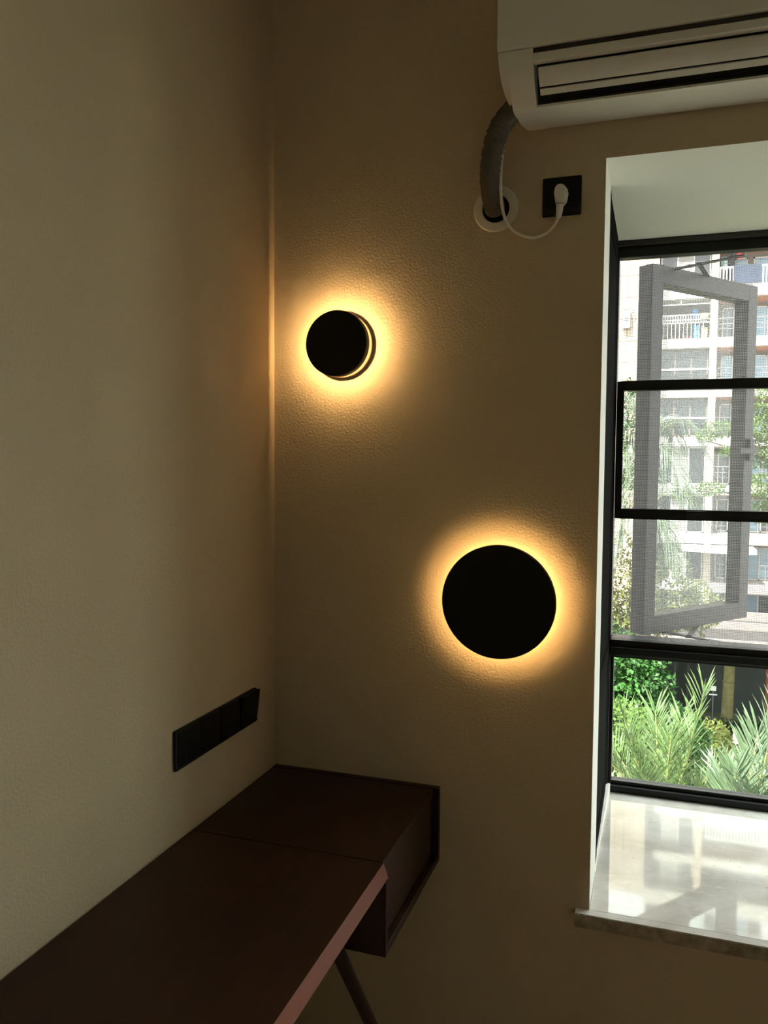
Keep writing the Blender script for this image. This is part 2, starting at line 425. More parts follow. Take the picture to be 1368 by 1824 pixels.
# sliding insect screens: a middle frame that stands proud, meshes above, inside and below it
scr = frame_part('screen_frame', (0.848, 0.869, 0.738, 0.760, 1.409, 1.847), (0.869, 1.78, 0.738, 0.760, 1.817, 1.847),
                 (0.869, 1.78, 0.738, 0.760, 1.409, 1.441), (1.755, 1.78, 0.738, 0.760, 1.441, 1.817))
lt = MB().box(1.065, 1.125, 0.728, 0.738, 1.413, 1.437).box(1.075, 1.115, 0.722, 0.728, 1.420, 1.430)
lt.build('latch', M_gasket, scr, bevel=0.001)
def scrn(z0, z1, y, par):
    return MB().add([(0.847, y, z0), (1.78, y, z0), (1.78, y, z1), (0.847, y, z1)], [(0, 1, 2, 3)]).build('insect_mesh', M_screen, par, fix=False)
scrn(1.441, 1.817, 0.752, scr)
scrn(1.847, 2.236, 0.775, win)
scrn(1.012, 1.409, 0.775, win)
for z in (1.985, 1.25):
    MB().lathe((0.8385, 0.742, z), (0, -1, 0), [(0.0001, 0.0), (0.004, 0.0), (0.004, 0.0012), (0.0001, 0.0012)], 12).build('screw', M_acgrey, win)

# casement sash, opened outwards about its left edge
hinge = Vector((0.925, 0.862, 0)); su = Vector((0.61, 0.792, 0)).normalized(); sn = Vector((0.792, -0.61, 0)).normalized()
SW, sz0, sz1 = 0.60, 1.012, 2.238
def sbox(mb, a0, a1, n0, n1, z0, z1):
    c = hinge + su * (a0 + a1) / 2 + sn * (n0 + n1) / 2 + Vector((0, 0, (z0 + z1) / 2))
    return mb.obox(c, su * (a1 - a0) / 2, sn * (n1 - n0) / 2, (0, 0, (z1 - z0) / 2))
sash = sbox(MB(), 0, 0.055, -0.03, 0.026, sz0, sz1)
sbox(sash, SW - .055, SW, -0.03, 0.026, sz0, sz1)
sbox(sash, 0.055, SW - .055, -0.03, 0.026, sz1 - .06, sz1)
sbox(sash, 0.055, SW - .055, -0.03, 0.026, sz0, sz0 + .06)
sash = sash.build('opened_sash', M_sash, win, bevel=0.002, seg=1)
sbox(MB(), 0.055, SW - .055, -0.008, -0.002, sz0 + .06, sz1 - .06).build('pane', M_glass, sash)
hd = sbox(MB(), SW - .040, SW - .012, 0.026, 0.040, 1.60, 1.68)
sbox(hd, SW - .120, SW - .010, 0.040, 0.052, 1.625, 1.645)
hd.build('handle', M_sash, sash, bevel=0.002)
for zz in (sz1 - .002, sz0 - .004):
    a = MB()
    A = hinge + su * 0.12 + Vector((0, 0, zz)); B = Vector((1.22, 0.815, zz)); C = hinge + su * 0.34 + Vector((0, 0, zz))
    for p, q in ((A, B), (C, (A + B) / 2 + Vector((-.02, 0, 0)))):
        d = (q - p).normalized(); w = Vector((-d.y, d.x, 0))
        a.beam(p, q, w * 0.009, (0, 0, 0.0025))
    a.build('stay_arm', M_sash, win)

# ------------------------------------------------------------------ wall lamps
def ring_led(c, axis, r, h0, h1, n=48, m=M_led, parent=None):
    return MB().lathe(c, axis, [(r, h0), (r, h1), (r - .0008, h1), (r - .0008, h0)], n, closed=True).build('light_strip', m, parent)
c1 = Vector((0.1985, 0, 1.882))
lp = thing('wall_lamp', c1, 'smaller round black wall lamp with a wide amber glow beside the room corner', 'wall lamp', 'round backlit wall lamps')
OUT = (0, -1, 0)
MB().lathe(c1, OUT, [(0.0001, 0.0005), (0.0805, 0.0005), (0.0825, 0.002), (0.0825, 0.0115), (0.0815, 0.0130), (0.0001, 0.0130)], 96).build('base', M_lampbase, lp, smooth=True)
MB().lathe(c1, OUT, [(0.0300, 0.0130), (0.0300, 0.0485), (0.0001, 0.0485)], 64).build('spacer', M_lampblack, lp, smooth=True)
MB().lathe(c1, OUT, [(0.0001, 0.0480), (0.0805, 0.0480), (0.0805, 0.0335), (0.0815, 0.0330), (0.0825, 0.0340), (0.0825, 0.0545), (0.0815, 0.0560), (0.0001, 0.0560)], 96).build('shade_disc', M_lampblack, lp, smooth=True)
ring_led(c1, OUT, 0.0690, 0.0325, 0.0390, m=M_led, parent=lp)
c2 = Vector((0.6165, 0, 1.2465))
lp = thing('wall_lamp', c2, 'larger round black wall lamp with a narrow amber halo beside the window', 'wall lamp', 'round backlit wall lamps')
MB().lathe(c2, OUT, [(0.0001, 0.0005), (0.070, 0.0005), (0.070, 0.012), (0.0001, 0.012)], 64).build('base', M_lampbase, lp, smooth=True)
MB().lathe(c2, OUT, [(0.0001, 0.0390), (0.1355, 0.0390), (0.1355, 0.0245), (0.1385, 0.0245), (0.1390, 0.0400), (0.1375, 0.0425), (0.0001, 0.0425)], 128).build('shade_disc', M_lampblack, lp, smooth=True)
MB().lathe(c2, OUT, [(0.030, 0.012), (0.030, 0.039)], 32).build('spacer', M_lampbase, lp, smooth=True)
MB().lathe(c2, OUT, [(0.105, 0.0340), (0.105, 0.0388), (0.099, 0.0388), (0.099, 0.0340)], 48, closed=True).build('light_strip', M_led2, lp)

# ------------------------------------------------------------------ desk
dk = thing('wooden_desk', (0.23, -0.7, 0), 'dark walnut desk against the left wall with a boxed drawer end in the corner', 'desk')
DX = 0.4687
wt = MB().prism([(0.004, 0.755), (0.458, 0.755), (DX, 0.726), (DX - .012, 0.722), (0.004, 0.722)],
                lambda p: (p[0], -1.32, p[1]), lambda p: (p[0], -0.4252, p[1]))
wto = wt.build('worktop', [M_wood, M_woodedge_lit], dk)
for pl in wto.data.polygons:
    if pl.normal.x > 0.5: pl.material_index = 1
MB().box(0.004, 0.4555, -0.4222, -0.0215, 0.735, 0.755).build('lid', M_wood, dk, bevel=0.0008, seg=1)
MB().box(0.004, DX, -0.0200, -0.001, 0.563, 0.7565).build('back_panel', M_wood, dk, bevel=0.001, seg=1)
MB().box(0.004, DX, -0.4400, -0.0200, 0.563, 0.583).build('bottom_panel', M_wood, dk, bevel=0.001, seg=1)
sp = MB().prism([(0.004, 0.583), (DX, 0.583), (DX, 0.7215), (0.004, 0.7215)], lambda p: (p[0], -0.4400, p[1]), lambda p: (p[0], -0.4260, p[1]))
sp.build('side_panel', M_wood, dk)
MB().box(0.436, 0.4545, -0.4230, -0.0215, 0.586, 0.7345).build('drawer_front', M_wood, dk, bevel=0.0015, seg=1)
def leg(a, b):
    a, b = Vector(a), Vector(b)
    MB().tube([a, a.lerp(b, .12), a.lerp(b, .5), b], lambda t: 0.0185 - 0.007 * t, 20).build('leg', M_wood, dk, smooth=True)
leg((0.343, -0.5300, 0.722), (0.475, -0.2000, 0.0))
leg((0.104, -0.5300, 0.722), (0.040, -0.2000, 0.0))
leg((0.372, -1.2300, 0.722), (0.475, -1.3900, 0.0))
leg((0.090, -1.2300, 0.722), (0.040, -1.3900, 0.0))

# ------------------------------------------------------------------ outlets on the left wall
og = 'black outlets in a row on the left wall'
ol_labels = ['black wall outlet nearest the viewer at the outer end of the row above the desk',
             'black wall outlet second from the outer end of the row above the desk',
             'black wall outlet third from the outer end, next to the plain tilted one',
             'black wall plate with a plain tilted rocker, nearest the room corner']
ozb, ozt = 0.9125, 1.0010
for k in range(4):
    y0 = -0.4925 + 0.0927 * k; y1 = y0 + 0.0917
    o = thing('wall_outlet', (0, (y0 + y1) / 2, (ozb + ozt) / 2), ol_labels[k], 'outlet', og)
    fr = MB().box(0.0003, 0.0085, y0, y1, ozb, ozt).build('frame', M_plastic_dark, o, bevel=0.0025)
    if k < 3:
        MB().box(0.0085, 0.0112, y0 + .006, y1 - .006, ozb + .008, ozt - .005).build('socket_plate', M_plastic_black, o, bevel=0.001)
        yc, zc = (y0 + y1) / 2, (ozb + ozt) / 2
        for dy in (-.007, .007): MB().obox((0.0113, yc + dy, zc + .020), (0.0004, 0, 0), (0, .0011, 0), (0, 0, .0035)).build('pin_slot', M_acgrey, o)  # grey on the slots stands in for glints along their rims
        for dy, q in ((-.009, 1), (.009, -1)):
            MB().obox((0.0113, yc + dy, zc - .022), (0.0004, 0, 0), Vector((0, .0010, .0006 * q)), Vector((0, -.0025 * q, .0042))).build('pin_slot', M_acgrey, o)
        MB().obox((0.0113, yc, zc - .008), (0.0004, 0, 0), (0, .001, 0), (0, 0, .0042)).build('pin_slot', M_acgrey, o)
    else:
        MB().prism([(0.0085, ozb + .016), (0.0110, ozb + .016), (0.0190, ozt - .003), (0.0085, ozt - .003)],
                   lambda p: (p[0], y0 + .004, p[1]), lambda p: (p[0], y1 + .001, p[1])).build('rocker', M_plastic_black, o, bevel=0.0008)
        MB().box(0.0085, 0.0120, y0 + .004, y1 - .002, ozb + .004, ozb + .014).build('lower_lip', M_plastic_black, o, bevel=0.0008)

# ------------------------------------------------------------------ air conditioner
AR = 1.53
ac = thing('air_conditioner', (1.05, 0, 2.36), 'long white wall mounted air conditioner above the window', 'air conditioner')
# cross-section (y, z), front top to bottom back
front = [(-0.216, 2.449), (-0.2155, 2.440), (-0.208, 2.424), (-0.2035, 2.4165), (-0.192, 2.397), (-0.178, 2.3805), (-0.166, 2.3705), (-0.146, 2.3565), (-0.130, 2.3545), (-0.06, 2.358), (-0.003, 2.367)]
xl = lambda y: 0.6655 - 0.034 * min(1.0, (-y / 0.216)) ** 0.9          # the left end tapers towards the wall
def ac_slice(x0f, x1, pts, close, name, m, bev=0.0):
    poly = pts + close
    return MB().prism(poly, lambda p: (x0f(p[0]), p[0], p[1]), lambda p: (x1, p[0], p[1])).build(name, m, ac, smooth=True, bevel=bev)
XO = 0.7055      # left edge of the louvre opening
# left end casing, with the notch cut for the pipe
ec = [(-0.216, 2.449), (-0.2155, 2.440), (-0.208, 2.424), (-0.2035, 2.4165), (-0.192, 2.401), (-0.178, 2.3900), (-0.160, 2.380), (-0.138, 2.3725)]
ec2 = [(-0.137, 2.3725), (-0.120, 2.3790), (-0.001, 2.3800), (-0.001, 2.449)]
MB().prism(ec + ec2, lambda p: (xl(p[0]), p[0], p[1]), lambda p: (0.653, p[0], p[1])).build('end_cap', M_ac, ac, smooth=True)
lowf = front[:]
MB().prism(lowf + [(-0.001, 2.367), (-0.001, 2.449)], lambda p: (max(xl(p[0]) + 0.0, 0.6531 + 0.010 * max(0, 1 + p[0] / .14)), p[0], p[1]), lambda p: (XO, p[0], p[1])).build('left_casing', M_ac, ac, smooth=True)
# carcass behind the louvres
MB().prism([(-0.150, 2.449), (-0.140, 2.395), (-0.125, 2.372), (-0.120, 2.366), (-0.003, 2.372), (-0.003, 2.449)],
           lambda p: (XO, p[0], p[1]), lambda p: (AR, p[0], p[1])).build('outlet_cavity', M_acgap, ac)
# bottom casing
MB().prism([(-0.1445, 2.3572), (-0.1300, 2.3545), (-0.06, 2.358), (-0.003, 2.367), (-0.003, 2.371), (-0.128, 2.366), (-0.1445, 2.3625)],
           lambda p: (XO, p[0], p[1]), lambda p: (AR, p[0], p[1])).build('bottom_casing', M_ac, ac, smooth=True)
MB().box(XO + .004, AR, -0.138, -0.128, 2.3640, 2.3700).build('outlet_lip', M_acgrey, ac)
# upper trim band under the front panel
MB().prism([(-0.2125, 2.4405), (-0.2105, 2.4255), (-0.2000, 2.4222), (-0.1985, 2.4222), (-0.1985, 2.4405)],
           lambda p: (XO + .0005, p[0], p[1]), lambda p: (AR, p[0], p[1])).build('trim_band', M_ac, ac)
# two louvre blades
lv = [(-0.2010, 2.4150), (-0.2025, 2.4120), (-0.1990, 2.4030), (-0.1925, 2.3945), (-0.1835, 2.3862), (-0.1800, 2.3838)]
MB().prism(lv + [(p[0] + .006, p[1] + .004) for p in lv[::-1]], lambda p: (XO + .0095 + .03 * (p[0] + .2), p[0], p[1]), lambda p: (AR, p[0], p[1])).build('louver', M_ac, ac, smooth=True)
lv = [(-0.1772, 2.3800), (-0.1715, 2.3755), (-0.1665, 2.3718)]
MB().prism(lv + [(p[0] + .006, p[1] + .005) for p in lv[::-1]], lambda p: (XO + .0095 + .03 * (p[0] + .2), p[0], p[1]), lambda p: (AR, p[0], p[1])).build('louver', M_ac, ac, smooth=True)
# flat front panel above the seam
MB().prism([(-0.220, 2.4505), (-0.2235, 2.4560), (-0.2235, 2.64), (-0.18, 2.665), (-0.003, 2.665), (-0.003, 2.4505)],
           lambda p: (xl(p[0]) - .0005, p[0], p[1]), lambda p: (AR, p[0], p[1])).build('front_panel', M_ac, ac, smooth=True)
MB().box(XO, AR, -0.2135, -0.205, 2.4405, 2.4505).build('panel_gap', M_acgrey, ac)
MB().prism([(-.002, 0), (.002, 0), (.002, .004), (-.002, .004)], lambda p: (1.174 + p[0], -0.022 - p[1] * 2.2, 2.3635), lambda p: (1.174 + p[0], -0.022 - p[1] * 2.2, 2.3640)).build('printed_mark', M_label, ac)

# pipe, wall grommet, outlet, cord
def smooth_path(pts, n=8):
    P = [Vector(p) for p in pts]; P = [P[0] * 2 - P[1]] + P + [P[-1] * 2 - P[-2]]; out = []
    for i in range(1, len(P) - 2):
        for k in range(n):
            t = k / n; a, b, c, d = P[i - 1], P[i], P[i + 1], P[i + 2]
            out.append(0.5 * ((2 * b) + (c - a) * t + (2 * a - 5 * b + 4 * c - d) * t * t + (3 * b - a - 3 * c + d) * t ** 3))
    return out + [P[-2]]
gc = Vector((0.591, 0, 2.193))
pipe_path = smooth_path([(0.690, -0.095, 2.402), (0.661, -0.098, 2.390), (0.634, -0.097, 2.368), (0.611, -0.090, 2.340), (0.597, -0.080, 2.304), (0.5905, -0.072, 2.264), (0.589, -0.060, 2.228), (0.590, -0.035, 2.200), (0.591, -0.012, 2.190)], 14)
pp = thing('insulated_pipe', (0.60, -0.06, 2.2), 'wrinkled grey wrapped pipe bending from the air conditioner into the wall', 'pipe')
pm = MB(); ring_n = 28
nP = len(pipe_path)
def pr(t):
    return 0.0245 + 0.0004 * math.sin(t * 160) + 0.0006 * math.sin(t * 71 + 1)
pm.tube(pipe_path, pr, ring_n)
po = pm.build('wrap', M_hose, pp, smooth=True)
# pinch wrinkles on the inside of the bend
for v in po.data.vertices:
    w = v.co + pp.location
    if 2.25 < w.z < 2.37:
        s = math.sin(w.z * 330 + w.x * 260) * math.sin(w.z * 121 + 1.3)
        v.co += Vector((v.co.x - 0.0, 0, 0)).normalized() * (0.0026 * s)
MB().lathe((0.5898, -0.050, 2.2155), Vector((0.02, 0.55, -0.83)), [(0.0252, -0.001), (0.0257, 0), (0.0252, 0.001)], 28).build('tape_edge', M_darkgroove, pp, smooth=True)
gr = thing('wall_grommet', gc, 'round white plastic wall collar around the pipe hole', 'grommet')
MB().lathe(gc, OUT, [(0.054, 0.0003), (0.0545, 0.002), (0.052, 0.0050), (0.044, 0.0062), (0.034, 0.0066), (0.0325, 0.004), (0.0325, 0.0003)], 64, closed=True).build('ring', M_ring, gr, smooth=True)
MB().lathe(gc, OUT, [(0.0001, 0.0008), (0.0324, 0.0008)], 48).build('hole', M_hole, gr)

so = thing('wall_outlet', (0.7465, 0, 2.2065), 'square black wall outlet with a white plug in it, under the air conditioner', 'outlet')
MB().box(0.7015, 0.7915, -0.0085, -0.0003, 2.1615, 2.2515).build('frame', M_plastic_black, so, bevel=0.004)
MB().box(0.7055, 0.7875, -0.0110, -0.0085, 2.1815, 2.2480).build('socket_plate', M_plastic_black, so, bevel=0.0015)
MB().box(0.7045, 0.7885, -0.0100, -0.0085, 2.1640, 2.1805).build('lower_strip', M_plastic_dark, so, bevel=0.0008)  # reflection on the tilted lower band put into a paler plastic

cd = thing('power_cord', (0.66, -0.03, 2.12), 'white power cord looping from the air conditioner to the plug', 'cord')
cpath = smooth_path([(0.672, -0.045, 2.385), (0.652, -0.050, 2.380), (0.634, -0.062, 2.360), (0.622, -0.072, 2.325), (0.617, -0.075, 2.282), (0.614, -0.070, 2.225), (0.615, -0.050, 2.178), (0.624, -0.026, 2.148), (0.648, -0.013, 2.1265), (0.683, -0.010, 2.116), (0.716, -0.016, 2.123), (0.737, -0.025, 2.143), (0.7455, -0.033, 2.163)], 10)
MB().tube(cpath, 0.0036, 12).build('cable', M_cord, cd, smooth=True)
pl_ = MB().prism([(0.7295, 2.208), (0.7325, 2.221), (0.740, 2.2275), (0.752, 2.2275), (0.760, 2.221), (0.7630, 2.208), (0.7600, 2.190), (0.7540, 2.181), (0.7395, 2.181), (0.7330, 2.190)],
                 lambda p: (p[0], -0.0112, p[1]), lambda p: (0.7465 + (p[0] - .7465) * .80, -0.044, 2.203 + (p[1] - 2.203) * .84))
pl_.build('plug', M_cord, cd, bevel=0.003)
MB().obox((0.7530, -0.0445, 2.203), (0.0014, 0, 0), (0, 0.0016, 0), (0, 0, 0.017)).build('plug_seam', M_cord, cd)
sr = MB().tube([(0.7455, -0.032, 2.190), (0.7455, -0.034, 2.175), (0.7445, -0.0345, 2.160), (0.7420, -0.0320, 2.150)], lambda t: 0.0098 - 0.0038 * t, 14)
sr = sr.build('strain_relief', M_cord, cd, smooth=True)
gv = MB()
for k, z in enumerate((2.180, 2.1745, 2.169, 2.1635)):
    r = 0.0092 - 0.0010 * k
    gv.lathe((0.7455 - .0003 * k, -0.0335 - .0003 * k, z), (0.06, 0.1, 1), [(r - .002, -.0006), (r + .0003, -.0006), (r + .0003, .0006), (r - .002, .0006)], 14, closed=True)
gv.build('relief_groove', M_darkgroove, cd)

# ------------------------------------------------------------------ outdoors
GZ = -13.3
struct(MB().box(-40, 60, 3.0, 90, GZ - .3, GZ).build('ground', M_ground))
struct(MB().box(-30, 50, 40.0, 43.0, GZ, GZ + .02).build('footpath', M_path))

FY = 45.0
bd = thing('apartment_building', (3.0, FY, GZ), 'tall beige apartment block with white balcony slabs opposite the window', 'building')
tops = [0.52 + 2.63 * k for k in range(-3, 10)]
# back wall of the balconies, roof, wing
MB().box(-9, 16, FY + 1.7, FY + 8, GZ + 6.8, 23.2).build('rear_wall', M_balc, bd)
MB().box(-9, 16, FY - .3, FY + 8, 23.2, 23.6).build('roof_slab', M_fac, bd)
MB().box(-9, 0.92, FY - 1.2, FY + 1.7, GZ + 6.8, 23.2).build('wing_wall', M_beige, bd)
jg = MB()
for k in range(-12, 28):
    jg.box(-3.0, 0.93, FY - 1.206, FY - 1.2, -9 + k * 1.15, -9 + k * 1.15 + .03)
for k in range(8):
    jg.box(-2.6 + k * .48, -2.58 + k * .48, FY - 1.206, FY - 1.2, GZ + 6.8, 23.2)
jg.build('joint_line', M_balc, bd)
for x0 in (3.56, 7.55, 11.3):
    MB().box(x0, x0 + .36, FY - .12, FY + 1.7, GZ + 6.8, 23.2).build('column', M_beige, bd)
def railing(x0, x1, z, kind):
    r = MB()
    if kind == 'grid':
        for dz in (1.25, .98, .82): r.box(x0, x1, FY + .02, FY + .06, z + dz, z + dz + .06)
        for i in range(int((x1 - x0) / .13)): r.box(x0 + i * .13, x0 + i * .13 + .035, FY + .02, FY + .05, z + .82, z + 1.25)
        for i in range(int((x1 - x0) / .2)): r.box(x0 + i * .2, x0 + i * .2 + .03, FY + .02, FY + .05, z, z + .82)
        return r.build('railing', [M_rail], bd, fix=False)
    if kind == 'bars':
        r.box(x0, x1, FY, FY + .08, z + .98, z + 1.08).box(x0, x1, FY + .02, FY + .06, z + .06, z + .12)
        for i in range(int((x1 - x0) / .16)): r.box(x0 + i * .16, x0 + i * .16 + .06, FY + .02, FY + .06, z + .1, z + 1.0)
        return r.build('railing', M_rail, bd, fix=False)
    for dz in (.45, .7, 1.0): r.box(x0, x1, FY + .02, FY + .05, z + dz, z + dz + .035)
    for i in range(int((x1 - x0) / .45) + 1): r.box(x0 + i * .45, x0 + i * .45 + .03, FY + .02, FY + .05, z, z + 1.03)
    return r.build('railing', M_railgrey, bd, fix=False)
def bwin(x0, x1, z0, z1, y, panem, n=2, fm=M_fac):
    f = MB(); t = .07
    f.box(x0, x1, y - .06, y, z0, z0 + t).box(x0, x1, y - .06, y, z1 - t, z1)
    for i in range(n + 1):
        xx = x0 + (x1 - x0 - t) * i / n; f.box(xx, xx + t, y - .06, y, z0, z1)
    f = f.build('window', fm, bd)
    for i in range(n):
        a = x0 + (x1 - x0 - t) * i / n + t; b = x0 + (x1 - x0 - t) * (i + 1) / n
        MB().box(a, b, y - .03, y - .01, z0 + t, z1 - t).build('pane', panem if not isinstance(panem, list) else panem[i % len(panem)], f)
for k, T in enumerate(tops):
    kk = k - 3
    MB().box(0.92, 16, FY - .10, FY + 1.7, T - .52, T).build('floor_slab', M_fac, bd)
    MB().box(3.95, 7.55, FY + .1, FY + 1.7, T - .56, T - .52).build('balcony_soffit', M_soffitbrown, bd)
    if kk == 3: railing(1.0, 3.56, T, 'grid')
    elif kk in (2, 1): 
        bwin(1.0, 3.54, T + .02, T + 2.08, FY + .35, [M_darkpane], 3, M_balc)
        MB().box(1.0, 3.56, FY - .02, FY + .06, T + .95, T + 1.06).build('railing', M_rail, bd)
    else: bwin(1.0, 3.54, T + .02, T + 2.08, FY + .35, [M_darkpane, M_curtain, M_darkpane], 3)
    if kk == 3: MB().box(1.0, 3.56, FY - .02, FY + .04, T + 1.80, T + 1.86).box(2.05, 2.09, FY - .02, FY + .04, T + 1.80, T + 2.1).build('curtain_rail', M_rail, bd)
    railing(3.95, 7.53, T, 'bars' if kk in (4, 7) else 'lines')
    bwin(4.25, 5.45, T + .04, T + 1.85, FY + 1.69, [M_darkpane, M_bluepane] if kk != 2 else [M_bluepane, M_bluepane], 2)
    bwin(5.75, 7.30, T + .04, T + 1.85, FY + 1.69, [M_bluepane, M_darkpane] if kk % 2 else [M_bluepane, M_bluepane], 2)
    MB().box(7.93, 16, FY + .5, FY + .6, T, T + 2.1).build('end_wall', M_beige, bd)
# shaded open ground floor
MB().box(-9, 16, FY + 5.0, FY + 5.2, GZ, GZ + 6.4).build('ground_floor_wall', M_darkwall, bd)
MB().box(-9, 16, FY - 7.5, FY + 5.2, GZ + 6.4, GZ + 6.8).build('podium_slab', M_terrace, bd)  # forward reach added so the slab shades the ground floor below
for x0, x1, y, h in ((3.2, 16, 41.0, .35), (4.4, 16, 43.6, .45), (-9, 16, 37.6, .12)):
    MB().box(x0, x1, y, y + .25, GZ + 6.8, GZ + 6.8 + h).build('parapet', M_path, bd)
MB().box(-9, 16, FY - .1, FY + .3, GZ + 5.8, GZ + 6.4).build('podium_beam', M_darkwall, bd)
for x0, w, m in ((-1.2, .3, M_darkwall), (1.4, .12, M_darkwall), (2.35, .12, M_darkwall), (3.1, .12, M_darkwall), (7.0, .75, M_brick)):
    MB().box(x0, x0 + w, FY + (1.0 if m is M_brick else 4.2), FY + (1.6 if m is M_brick else 4.6), GZ, GZ + 6.4).build('pillar', m, bd)
for x0 in (.55, 1.55): MB().box(x0, x0 + .85, FY + 4.9, FY + 4.99, GZ + 2.9, GZ + 5.6).build('window', M_bluepane if x0 < 1 else M_darkpane, bd)
MB().box(1.6, 2.8, FY + 2.0, FY + 2.6, GZ + .7, GZ + 1.05).build('bench_wall', M_path, bd)
# curved-front canopy slab of the low wing
MB().prism([(2.4, 43.6), (3.6, 43.1), (4.8, 42.9), (6.0, 43.0), (6.0, 45.0), (2.4, 45.0)], lambda p: (p[0], p[1], -2.95), lambda p: (p[0], p[1], -2.70)).build('canopy_slab', M_fac, bd)
sg = thing('sign_board', (4.27, FY + 1.0, GZ), 'small white notice on a post in front of the dark ground floor', 'sign')
MB().box(4.20, 4.50, FY + .98, FY + 1.0, GZ + 2.35, GZ + 2.62).build('notice', M_rail, sg)
MB().box(4.14, 4.56, FY + .98, FY + 1.0, GZ + 2.10, GZ + 2.17).build('notice_strip', M_rail, sg)
MB().box(4.32, 4.37, FY + 1.0, FY + 1.03, GZ, GZ + 2.62).build('post', M_railgrey, sg)

# things on the balconies
def blob(c, r, n, m, name, parent=None, size=.06):
    return leaf_cloud([(c, r)], n, size, name, m, parent)
def leaf_cloud(ells, n, size, name, m, parent, shell=0.55, flat=0.0):
    """n folded leaves spread over ellipsoids (centre, radii); each leaf two triangles about a rib"""
    vol = np.array([np.prod(np.array(r)) ** (2 / 3) for _, r in ells]); cnt = np.maximum(1, (n * vol / vol.sum()).astype(int))
    V = []; 
    for (c, r), k in zip(ells, cnt):
        d = rng.normal(size=(k, 3)); d /= np.linalg.norm(d, axis=1)[:, None]
        rad = shell + (1 - shell) * rng.random(k) ** .5
        lump = 1 + .16 * np.sin(d[:, 0] * 7 + c[0] * 3) * np.sin(d[:, 1] * 6 + 1) + .12 * np.sin(d[:, 2] * 9 + c[2])
        p = np.array(c) + d * np.array(r) * (rad * lump)[:, None]
        ax = d * .7 + rng.normal(size=(k, 3)) * .6 + np.array([0, 0, -.25 - flat]); ax /= np.linalg.norm(ax, axis=1)[:, None]
        up_ = d * .6 + np.array([0, 0, .9]) + rng.normal(size=(k, 3)) * .35
        sd = np.cross(ax, up_); sd /= np.linalg.norm(sd, axis=1)[:, None] + 1e-9
        nn = np.cross(sd, ax)
        s = size * (.65 + .7 * rng.random(k))[:, None]
        a = p; b = p + ax * s * .5 + sd * s * .30 - nn * s * .06 + nn * s * .12; e = p + ax * s; g = p + ax * s * .5 - sd * s * .30 + nn * s * .06
        V.append(np.stack([a, b, e, g], 1).reshape(-1, 3))
    V = np.concatenate(V); nl = len(V) // 4
    org = Vector((0, 0, 0)); q = parent
    while q is not None: org += q.location; q = q.parent
    V = V - np.array(org)
    base = np.arange(nl)[:, None] * 4
    F = (base + np.array([[0, 1, 2, 0, 2, 3]])).reshape(-1)
    me = bpy.data.meshes.new(name)
    me.vertices.add(len(V)); me.vertices.foreach_set('co', V.astype(np.float32).ravel())
    me.loops.add(len(F)); me.loops.foreach_set('vertex_index', F.astype(np.int32))
    me.polygons.add(len(F) // 3); me.polygons.foreach_set('loop_start', np.arange(0, len(F), 3, dtype=np.int32))
    me.update(calc_edges=True); me.materials.append(m)
    o = bpy.data.objects.new(name, me); COL.objects.link(o)
    if parent is not None: o.parent = parent
    return o
T3, T4 = tops[6], tops[7]
def cloth(name, label, x0, x1, y, z0, z1, m, amp=.03, cat='laundry'):
    b = MB(); n = 12; vs = []; t = .02
    for s in (0, 1):
        for i in range(n + 1):
            f = i / n; yy = y + amp * math.sin(f * 9) + (t if s else 0)
            vs += [(x0 + (x1 - x0) * f, yy, z1), (x0 + (x1 - x0) * f, yy + amp * .6 * math.sin(f * 14 + 1), z0)]
    o = 2 * (n + 1); fs = []
    for i in range(n):
        a = 2 * i; fs += [(a, a + 1, a + 3, a + 2), (o + a + 2, o + a + 3, o + a + 1, o + a)]
        fs += [(a, a + 2, o + a + 2, o + a), (a + 1, o + a + 1, o + a + 3, a + 3)]
    fs += [(0, o, o + 1, 1), (2 * n, 2 * n + 1, o + 2 * n + 1, o + 2 * n)]
    b.add(vs, fs); return tag(b.build(name, m, smooth=False), label, cat)
M_navy = mat('navy_cloth', srgb(36, 46, 62), 0.9, noise=(6, 0.15)); M_red = mat('red_cloth', srgb(190, 40, 60), 0.9)
M_blackcloth = mat('black_cloth', srgb(34, 34, 40), 0.9); M_greycloth = mat('patterned_cloth', srgb(120, 138, 132), 0.9, noise=(9, 0.4))
M_bluepl = mat('blue_plastic', srgb(66, 124, 176), 0.5); M_orange = mat('orange_box', srgb(206, 168, 120), 0.7); M_yellow = mat('yellow_cloth', srgb(226, 206, 120), 0.8)
cloth('towel', 'navy blue towel hung over the white balcony railing opposite', 4.62, 5.98, FY - .06, T4 + .14, T4 + 1.10, M_navy)
cloth('garment', 'red garment hanging at the top balcony opposite', 4.83, 5.02, FY + .5, T4 + 1.55, T4 + 2.08, M_red)
cloth('garment', 'black garment hanging left of the red one on the top balcony', 4.40, 4.75, FY + .6, T4 + 1.0, T4 + 2.08, M_blackcloth)
cloth('garment', 'pale patterned garment hanging by the column on the top balcony', 4.04, 4.36, FY + .5, T4 + 1.0, T4 + 1.7, M_greycloth)
cloth('garment', 'pale yellow cloth draped on the white grid railing', 3.05, 3.45, FY - .05, T3 + 1.05, T3 + 1.32, M_yellow)
cloth('garment', 'blue shirt hanging behind the white grid railing', 2.70, 2.98, FY + .8, T3 + 1.15, T3 + 1.7, M_bluepl)
bk = thing('storage_barrel', (2.90, FY + .45, T3), 'blue plastic barrel on the balcony behind the grid railing', 'barrel')
MB().lathe((2.90, FY + .45, T3), (0, 0, 1), [(.0001, 0), (.18, 0), (.20, .3), (.19, .68), (.17, .70), (.0001, .70)], 20).build('body', M_bluepl, bk, smooth=True)
